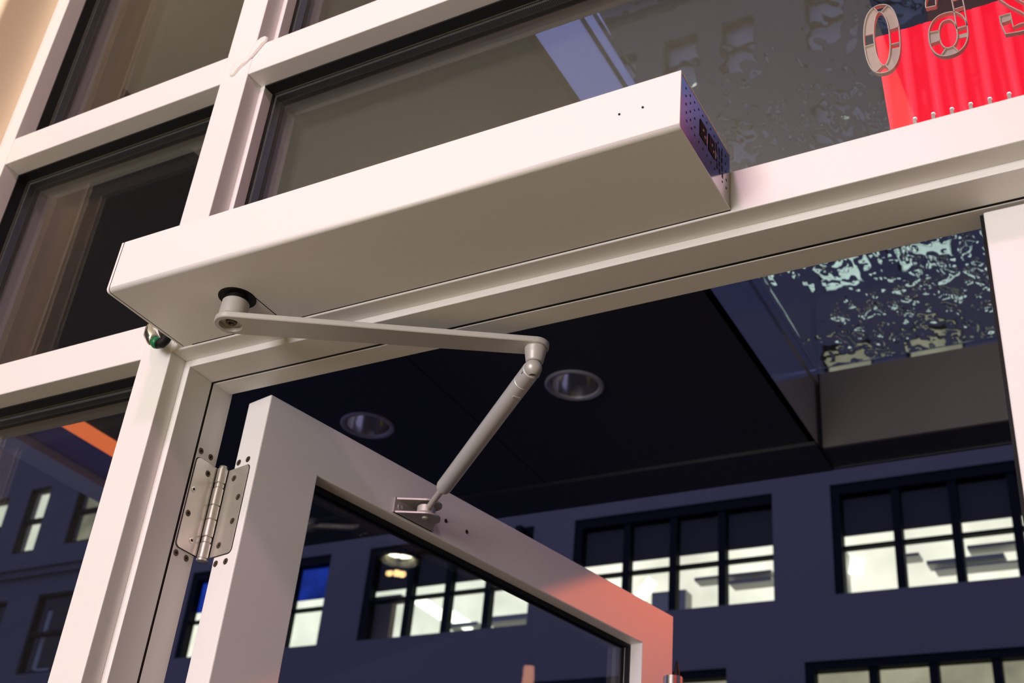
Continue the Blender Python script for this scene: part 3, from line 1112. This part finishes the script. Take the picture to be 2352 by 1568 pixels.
downlight((LAMPS[0][0], LAMPS[0][1], ZS), False, 'unlit downlight left of the arm, half above the open door')
downlight((LAMPS[1][0], LAMPS[1][1], ZS), False, 'unlit downlight right of the arm, larger of the two')
downlight((LITL[0][0], LITL[0][1], ZS), True, 'lit downlight mirrored in the glass of the open door')

pl = empty('pendant_lamp', (1.638, 1.913, ZS))
thing(pl, 'cluster of small amber bulbs hanging under the canopy, mirrored below the lit downlight', 'pendant lamp')
MB().lathe([(0.03, 0), (0.03, 0.004), (0.004, 0.006), (0.004, 0.088)], (0, 0, 0), (0, 0, -1), 16, True, True, True).build('stem', M['pole'], pl)
for (bx_, by_, bz_, br) in ((0.0, 0.0, -0.100, 0.014), (-0.022, 0.012, -0.106, 0.013), (0.028, -0.016, -0.098, 0.012)):
    prof_b = [(br * math.sin(PI * i / 8) + 0.0001, -br * math.cos(PI * i / 8)) for i in range(9)]
    MB().lathe(prof_b, (bx_, by_, bz_), (0, 0, 1), 16, True, sharp=False).build('bulb', M['amber'], pl)

# ------------------------------------------------------------------ house number on the outside of the transom glass
YN = 0.0735


def face_pt(q):
    return Vector((q[0], YN + q[2], q[1]))


def seg_arc(cx, cz, rx, rz, a0, a1, n):
    return [(cx + rx * math.copysign(abs(math.cos(a)) ** 0.82, math.cos(a)), cz + rz * math.copysign(abs(math.sin(a)) ** 0.9, math.sin(a)))
            for a in [math.radians(a0 + (a1 - a0) * i / n) for i in range(n + 1)]]


def offset(path, d, closed):
    n_ = len(path)
    r = []
    for i in range(n_):
        a = Vector(path[(i - 1) % n_]) if closed or i > 0 else Vector(path[i])
        b = Vector(path[(i + 1) % n_]) if closed or i < n_ - 1 else Vector(path[i])
        t = (b - a).normalized()
        p = Vector(path[i]) + Vector((-t.y, t.x)) * d
        r.append((p.x, p.y))
    return r


DS = 0.0102
RIM_D = 0.005


def digit(label, strokes):
    e = empty('house_number', (0, 0, 0))
    thing(e, label, 'house number', 'house number on the transom glass')
    rm = MB()
    plates = []
    for path, closed, spans, bars in strokes:
        lo, ro = offset(path, DS / 2, closed), offset(path, -DS / 2, closed)
        if closed:
            rm.ribbon(lo, True, 0.0012, 0, RIM_D, face_pt)
            rm.ribbon(ro, True, 0.0012, 0, RIM_D, face_pt)
        else:
            rm.ribbon(lo + ro[::-1], True, 0.0012, 0, RIM_D, face_pt)
        n_ = len(path)
        for b in bars:
            i = int(b * (n_ - 1))
            rm.ribbon([lo[i], ro[i]], False, 0.0011, 0, RIM_D, face_pt)
        for a, b in spans:
            i0, i1 = int(a * (n_ - 1)), int(b * (n_ - 1))
            plates.append((lo[i0:i1 + 1], ro[i0:i1 + 1]))
    rm.build('letter_rim', M['digit'], e)
    for a, b in plates:
        if len(a) > 1:
            MB().strip(a, b, RIM_D - 0.002, face_pt).build('back_plate', M['digitplate'], e)
    return e


zero = seg_arc(-0.1817, 2.4750, 0.0132, 0.0438, 0, 360, 72)[:-1]
digit('pale hollow numeral 0 on the glass above the header, leftmost of the number',
      [(zero, True, [(0.04, 0.21), (0.29, 0.47), (0.53, 0.70), (0.79, 0.96)], [0.04, 0.21, 0.29, 0.53, 0.71, 0.79, 0.985])])
bowl = seg_arc(-0.1165, 2.4540, 0.0138, 0.0245, 0, 360, 60)[:-1]
hook = [(-0.1027, 2.458), (-0.1027, 2.47), (-0.1029, 2.485), (-0.1035, 2.500)] + \
       seg_arc(-0.1165, 2.5000, 0.0130, 0.0195, 0, 180, 20) + [(-0.1297, 2.4985)]
digit('pale hollow numeral 6 seen from behind, middle of the number on the transom glass',
      [(bowl, True, [(0.47, 0.55), (0.70, 0.82), (0.98, 1.0)], [0.02, 0.47, 0.55, 0.70, 0.82]),
       (hook, False, [(0.12, 0.5)], [0.1])])
two = [(-0.0615, 2.4570), (-0.0615, 2.4480), (-0.0600, 2.4345), (-0.0500, 2.4342), (-0.0400, 2.4340), (-0.0345, 2.4340),
       (-0.0345, 2.4440), (-0.0420, 2.4570), (-0.0520, 2.4700), (-0.0600, 2.4830), (-0.0622, 2.4950)] + \
      seg_arc(-0.0485, 2.4985, 0.0135, 0.0205, 180, 0, 16) + [(-0.0350, 2.4960)]
digit('pale hollow numeral 2 seen from behind, cut off at the right of the number',
      [(two, False, [(0.02, 0.06), (0.33, 0.6)], [0.06, 0.33])])

# red back-lit sign outside, its dark board and the led row under it
rs = empty('lit_sign', (0.2, 0.14, 2.386))
thing(rs, 'glowing red fluted sign panel standing outside on the header behind the house number', 'sign')
RS0 = Vector((0.2, 0.14, 2.386))
p = MB()
nx = 420
xa, xb = -0.1975, 0.66
zb_, zt_ = 2.386, 2.5365
cols_ = []
rows = 10
o = 0
for back in (0, 1):
    for i in range(nx + 1):
        x = xa + (xb - xa) * i / nx
        ph = ((x - xa) / 0.0255) % 1.0
        y = 0.131 + 0.0035 * (abs(math.sin(PI * ph))) + 0.003 * back
        top = zt_ + 0.004 * abs(math.sin(PI * ph)) ** 0.5
        for r in range(rows + 1):
            t = r / rows
            p.v.append((x + 0.006 * (1 - t) - 0.002, y + 0.010 * (1 - t) ** 2, zb_ + (top - zb_) * t))
W_ = rows + 1
B_ = (nx + 1) * W_
for i in range(nx):
    for r in range(rows):
        a = i * W_ + r
        p.face((a, a + W_, a + W_ + 1, a + 1), True)
        p.face((B_ + a, B_ + a + 1, B_ + a + W_ + 1, B_ + a + W_), True)
    a = i * W_
    p.face((a, B_ + a, B_ + a + W_, a + W_))
    a = i * W_ + rows
    p.face((a, a + W_, B_ + a + W_, B_ + a))
for r in range(rows):
    for a in (r, nx * W_ + r):
        p.face((a, a + 1, B_ + a + 1, B_ + a))
shift(p, RS0).build('red_panel', M['red'], rs)
bd = MB().box(-0.1460, 0.66, 0.150, 0.175, 2.535, 3.05, 0.002)
shift(bd, RS0).build('dark_board', M['maroon'], rs)
rl = MB().box(xa, xb, 0.118, 0.150, 2.382, 2.3875, 0.001)
shift(rl, RS0).build('sill_rail', M['digit'], rs)
lm = MB().lathe([(0.0022, 0), (0.0019, 0.0016), (0.0002, 0.0026)], (0, 0, 0), (0, 0, 1), 10, True, True).build('led_lens', M['led'], rs)
for i in range(40):
    x = -0.166 + 0.0185 * i
    c = lm if i == 0 else lm.copy()
    if i:
        COL.objects.link(c)
        c.parent = rs
    c.location = Vector((x, 0.124, 2.3985)) - RS0
po = MB()
for i in range(40):
    x = -0.166 + 0.0185 * i
    po.box(x - 0.0018, x + 0.0018, 0.122, 0.126, 2.387, 2.3985)
shift(po, RS0).build('led_post', M['digit'], rs)['kind'] = 'stuff'

# ------------------------------------------------------------------ across the street
struct(bx('street', -60, 40, 0.3, 60, -0.2, -0.05, M['street']))
YF = 17.0


def wall_holes(x0, x1, z0, z1, holes, y0, y1):
    xs = sorted(set([x0, x1] + [h[0] for h in holes] + [h[1] for h in holes]))
    zs = sorted(set([z0, z1] + [h[2] for h in holes] + [h[3] for h in holes]))
    xs = [v for v in xs if x0 <= v <= x1]
    zs = [v for v in zs if z0 <= v <= z1]
    b = MB()

    def solid(i, j):
        if i < 0 or j < 0 or i >= len(xs) - 1 or j >= len(zs) - 1:
            return False
        cx, cz = (xs[i] + xs[i + 1]) / 2, (zs[j] + zs[j + 1]) / 2
        return not any(h[0] < cx < h[1] and h[2] < cz < h[3] for h in holes)

    def quad(*pts):
        o_ = len(b.v)
        b.v += list(pts)
        b.face((o_, o_ + 1, o_ + 2, o_ + 3))
    for i in range(len(xs) - 1):
        for j in range(len(zs) - 1):
            if not solid(i, j):
                continue
            a, c, d, e = xs[i], xs[i + 1], zs[j], zs[j + 1]
            quad((a, y0, d), (c, y0, d), (c, y0, e), (a, y0, e))
            quad((a, y1, d), (a, y1, e), (c, y1, e), (c, y1, d))
            if not solid(i - 1, j):
                quad((a, y0, d), (a, y0, e), (a, y1, e), (a, y1, d))
            if not solid(i + 1, j):
                quad((c, y0, d), (c, y1, d), (c, y1, e), (c, y0, e))
            if not solid(i, j - 1):
                quad((a, y0, d), (a, y1, d), (c, y1, d), (c, y0, d))
            if not solid(i, j + 1):
                quad((a, y0, e), (c, y0, e), (c, y1, e), (a, y1, e))
    return b


bl1 = empty('building', (-4, YF, 0))
thing(bl1, 'slate grey loft building across the street with wide black framed lit windows', 'building')
B1 = Vector((-4, YF, 0))
BIG = []
for xr in (-14.85, -10.30, -5.86, -1.28):
    BIG.append((xr - 3.62, xr, 8.52, 10.36))
LOW = [(-10.3, -6.66, 5.6, 7.5), (-5.42, -1.8, 5.6, 7.5), (-14.9, -11.3, 5.6, 7.5)]
UP = []
UPX = [(-8.06, -7.26), (-6.72, -5.98), (-4.90, -4.06), (-3.52, -2.58), (-1.6, -0.8), (-0.2, 0.6), (-10.9, -10.1), (-9.5, -8.7)]
for xa_, xb_ in UPX:
    UP += [(xa_, xb_, 12.42, 13.02, 'litdim'), (xa_, xb_, 14.2, 15.7, 'litcool'), (xa_, xb_, 17.5, 18.72, None), (xa_, xb_, 20.05, 21.6, None)]
fw = wall_holes(-20.5, 1.4, 0, 23.0, BIG + LOW + [u[:4] for u in UP], YF, YF + 0.35)
shift(fw, B1).build('facade', M['facade'], bl1)
cor = MB().box(-20.6, 1.5, YF - 0.5, YF + 0.4, 23.0, 23.5)
cor.box(-20.6, 1.5, YF - 0.3, YF + 0.3, 22.6, 23.0)
cor.box(-20.6, 1.5, YF - 0.12, YF + 0.2, 16.2, 16.45)
shift(cor, B1).build('cornice', M['facade_up'], bl1)


def big_window(x0, x1, z0, z1, mun, dark_z, top_frame, m_lit, m_up, extra=None):
    f = MB()
    ya, yb = YF + 0.08, YF + 0.22
    lf = 0.14
    f.box(x0, x0 + lf, ya - 0.05, yb, z0, z1)
    f.box(x1 - 0.03, x1, ya, yb, z0, z1)
    f.box(x0 + lf, x1 - 0.03, ya - 0.05, yb, z1 - top_frame, z1)
    f.box(x0 + lf, x1 - 0.03, ya, yb, z0, z0 + 0.03)
    pw = (x1 - 0.03 - x0 - lf) / 4
    for k in (1, 2, 3):
        xc = x0 + lf + pw * k
        f.box(xc - 0.065, xc + 0.065, ya - 0.02, yb, z0 + 0.03, z1 - top_frame)
    if mun:
        f.box(x0 + lf, x1 - 0.03, ya, yb, mun - 0.022, mun + 0.022)
    fo = shift(f, B1).build('window', M['wframe'], bl1)
    for k in range(4):
        xa_ = x0 + lf + pw * k + (0.065 if k else 0)
        xb_ = x0 + lf + pw * (k + 1) - (0.065 if k < 3 else 0)
        g = MB().box(xa_, xb_, YF + 0.14, YF + 0.15, z0 + 0.03, z1 - top_frame)
        shift(g, B1).build('pane', M['farglass'], fo)
    r = MB().box(x0 - 1.6, x1 + 0.2, YF + 1.6, YF + 1.65, z0 - 0.5, z1 + 1.3)
    shift(r, B1).build('lit_room', m_lit, fo)
    if dark_z:
        d_ = MB().box(x0 + 0.05, x1 - 0.01, YF + 0.26, YF + 0.30, dark_z, z1)
        shift(d_, B1).build('blind', m_up, fo)
    return fo


wins = []
for k, (x0, x1, z0, z1) in enumerate(BIG):
    wins.append(big_window(x0, x1, z0, z1, 9.30, 9.57, 0.17, M['lit'], M['blueglow'] if k == 0 else M['blind']))
for (x0, x1, z0, z1) in LOW:
    big_window(x0, x1, z0, z1, None, None, 0.13, M['litdim'], M['blind'])


def inside(k, name, m, *b):
    o_ = MB().box(*b)
    shift(o_, B1).build(name, m, wins[k])


# office things behind the glass: tubes, posts, ducts
inside(1, 'post', M['brownpost'], -13.88, -13.46, YF + 0.35, YF + 0.5, 8.4, 9.4)
inside(1, 'shelf', M['brownpost'], -13.9, -13.3, YF + 0.35, YF + 0.5, 9.36, 9.5)
for (k, x, z, l_) in ((1, -12.35, 9.02, 0.8), (1, -11.7, 8.72, 0.7), (2, -8.95, 9.05, 0.35), (2, -8.1, 8.9, 0.5), (3, -4.55, 8.95, 0.28)):
    o_ = MB().box(-l_ / 2, l_ / 2, 0, 0.06, -0.10, 0.10)
    ang = -0.55 if k == 1 else (0.9 if k == 2 else 1.35)
    o_.v = [(v[0] * math.cos(ang) - v[2] * math.sin(ang), v[1], v[0] * math.sin(ang) + v[2] * math.cos(ang)) for v in o_.v]
    o_.v = [(v[0] + x * 1.067, v[1] + YF + 1.2, v[2] + 1.5 + (z - 1.5) * 1.067) for v in o_.v]
    shift(o_, B1).build('tube_light', M['tubelight'], wins[k])
for (k, a, b, c, d_) in ((2, -7.95, -7.35, 8.5, 8.85), (2, -7.2, -5.9, 8.98, 9.03), (2, -6.6, -5.9, 8.85, 8.92), (3, -3.85, -3.6, 9.0, 9.05),
                         (3, -3.5, -2.4, 8.84, 8.90), (3, -2.9, -1.4, 9.02, 9.07), (3, -3.4, -1.5, 8.74, 8.77), (1, -11.1, -10.3, 8.62, 8.72), (1, -11.9, -11.3, 8.60, 8.66), (3, -4.85, -4.72, 8.5, 9.25), (2, -9.3, -9.1, 9.25, 9.35)):
    inside(k, 'duct', M['greyduct'], a * 1.062, b * 1.062, YF + 1.1, YF + 1.4, 1.5 + (c - 1.5) * 1.062, 1.5 + (d_ - 1.5) * 1.062)

for (xa_, xb_, z0, z1, lm_) in UP:
    f = MB()
    ya, yb = YF + 0.08, YF + 0.2
    f.box(xa_, xa_ + 0.05, ya, yb, z0, z1)
    f.box(xb_ - 0.05, xb_, ya, yb, z0, z1)
    f.box(xa_ + 0.05, xb_ - 0.05, ya, yb, z1 - 0.05, z1)
    f.box(xa_ + 0.05, xb_ - 0.05, ya, yb, z0, z0 + 0.05)
    if z1 - z0 > 1.3:
        f.box(xa_ + 0.05, xb_ - 0.05, ya, yb, (z0 + z1) / 2 - 0.03, (z0 + z1) / 2 + 0.03)
    fo = shift(f, B1).build('window', M['wframe'], bl1)
    g = MB().box(xa_ + 0.05, xb_ - 0.05, YF + 0.13, YF + 0.14, z0 + 0.05, z1 - 0.05)
    shift(g, B1).build('pane', M['farglass'], fo)
    r = MB().box(xa_ - 0.05, xb_ + 0.05, YF + 0.3, YF + 0.32, z0 - 0.05, z1 + 0.05)
    shift(r, B1).build('lit_room' if lm_ else 'curtain', M[lm_] if lm_ else M['greyduct'], fo)
    if abs(xa_ + 8.06) < 0.01 and z0 > 20:
        l_ = MB().box(xa_ + 0.35, xb_ - 0.06, YF + 0.22, YF + 0.26, 20.12, 20.32)
        shift(l_, B1).build('ceiling_lamp', M['tubelight'], fo)
wb = MB().box(-10.56, -10.42, YF - 0.25, YF, 10.16, 10.3, 0.02)
shift(wb, B1).build('wall_box', M['wframe'], bl1)

# unseen dark block added beyond its right end, for dark reflections
wf = empty('reflection_block', (30, YF, 0), 0, 'structure')
B3 = Vector((30, YF, 0))
fw3 = wall_holes(1.5, 70, 0, 18.6, [], YF, YF + 0.4)
shift(fw3, B3).build('reflection_block_face', M['facade_side'], wf)
shift(MB().box(1.5, 70, YF - 0.15, YF + 0.5, 18.6, 18.85), B3).build('reflection_block_top', M['facade_up'], wf)

# the older building further left, seen through the sidelight
bl2 = empty('building', (-26, YF, 0))
thing(bl2, 'dark older building with narrow sash windows and a ledge, seen through the lower left pane', 'building')
B2 = Vector((-26, YF, 0))
SIDE = [(-26.2, -25.3, 11.5, 13.1, 'lit'), (-24.6, -23.85, 11.5, 13.2, 'lit'), (-22.85, -22.0, 11.55, 13.2, 'litdim'), (-23.15, -22.0, 8.5, 10.35, 'blind'),
        (-25.6, -24.15, 8.5, 10.3, 'blind'), (-28.0, -27.1, 11.5, 13.1, 'litdim')]
fw2 = wall_holes(-34, -20.6, 0, 17, [s_[:4] for s_ in SIDE], YF, YF + 0.35)
shift(fw2, B2).build('facade', M['facade_side'], bl2)
lg = MB().box(-34, -20.6, YF - 0.22, YF, 10.95, 11.15)
lg.box(-34, -20.6, YF - 0.12, YF, 10.8, 10.95)
shift(lg, B2).build('ledge', M['facade_side'], bl2)
for (x0, x1, z0, z1, lm_) in SIDE:
    f = MB()
    ya, yb = YF + 0.05, YF + 0.2
    f.box(x0, x0 + 0.045, ya, yb, z0, z1)
    f.box(x1 - 0.045, x1, ya, yb, z0, z1)
    f.box(x0 + 0.045, x1 - 0.045, ya, yb, z1 - 0.045, z1)
    f.box(x0 + 0.045, x1 - 0.045, ya, yb, z0, z0 + 0.06)
    f.box(x0 + 0.045, x1 - 0.045, ya, yb, (z0 + z1) / 2 - 0.04, (z0 + z1) / 2 + 0.04)
    fo = shift(f, B2).build('window', M['wframe'], bl2)
    g = MB().box(x0 + 0.045, x1 - 0.045, YF + 0.13, YF + 0.14, z0 + 0.06, z1 - 0.045)
    shift(g, B2).build('pane', M['farglass'], fo)
    r = MB().box(x0 - 0.05, x1 + 0.05, YF + 0.36, YF + 0.38, z0 - 0.05, z1 + 0.05)
    shift(r, B2).build('lit_room' if lm_ != 'blind' else 'blind', M[lm_], fo)
    if lm_ == 'blind':
        c_ = MB().box(x0 + 0.12, x0 + 0.24, YF + 0.3, YF + 0.34, z0 + 0.1, z1 - 0.3)
        c_.box(x0 + 0.12, x1 - 0.5, YF + 0.3, YF + 0.34, z0 + 0.1, z0 + 0.2)
        shift(c_, B2).build('curtain_edge', M['greyduct'], fo)

# ------------------------------------------------------------------ street lamps to the right: the orange one lights the door's free end
LP = Vector((5.2, 9.0, 7.22))


def street_lamp(base, h, m_glow, label, k=1.0):
    e = empty('street_lamp', base)
    thing(e, label, 'street lamp')
    MB().lathe([(0.14, 0), (0.14, 0.3), (0.07, 0.4), (0.045, h)], (0, 0, 0), (0, 0, 1), 20, True, True, True).build('pole', M['pole'], e)
    MB().lathe([(0.05 * k, 0.0), (0.20 * k, 0.06), (0.16 * k, 0.34)], (0, 0, h), (0, 0, 1), 24, True, True, True).build('lantern', m_glow, e)
    MB().lathe([(0.22 * k, 0.0), (0.17 * k, 0.1), (0.02, 0.22 * k)], (0, 0, h + 0.34), (0, 0, 1), 24, True, True, True).build('cap', M['pole'], e)
    return e


street_lamp((5.2, 9.0, -0.05), 7.0, M['orange'], 'tall street lamp with an orange lantern, off to the right of the door')
street_lamp((5.19, 5.32, -0.05), 4.08, M['lantern'], 'shorter street lamp with a pink lantern, mirrored low in the door glass', 0.25)
lamp('street_lamp_beam', 'SPOT', (5.2, 8.93, 6.93), 3000, (1.0, 0.17, 0.055), 0.06, (-0.80, 0.98, 1.5), 10, 0.3)
lamp('downlight_beam', 'SPOT', (LITL[0][0], LITL[0][1], ZS - 0.01), 25, (1.0, 0.95, 0.75), 0.05, (LITL[0][0], LITL[0][1], 0), 70, 0.6)
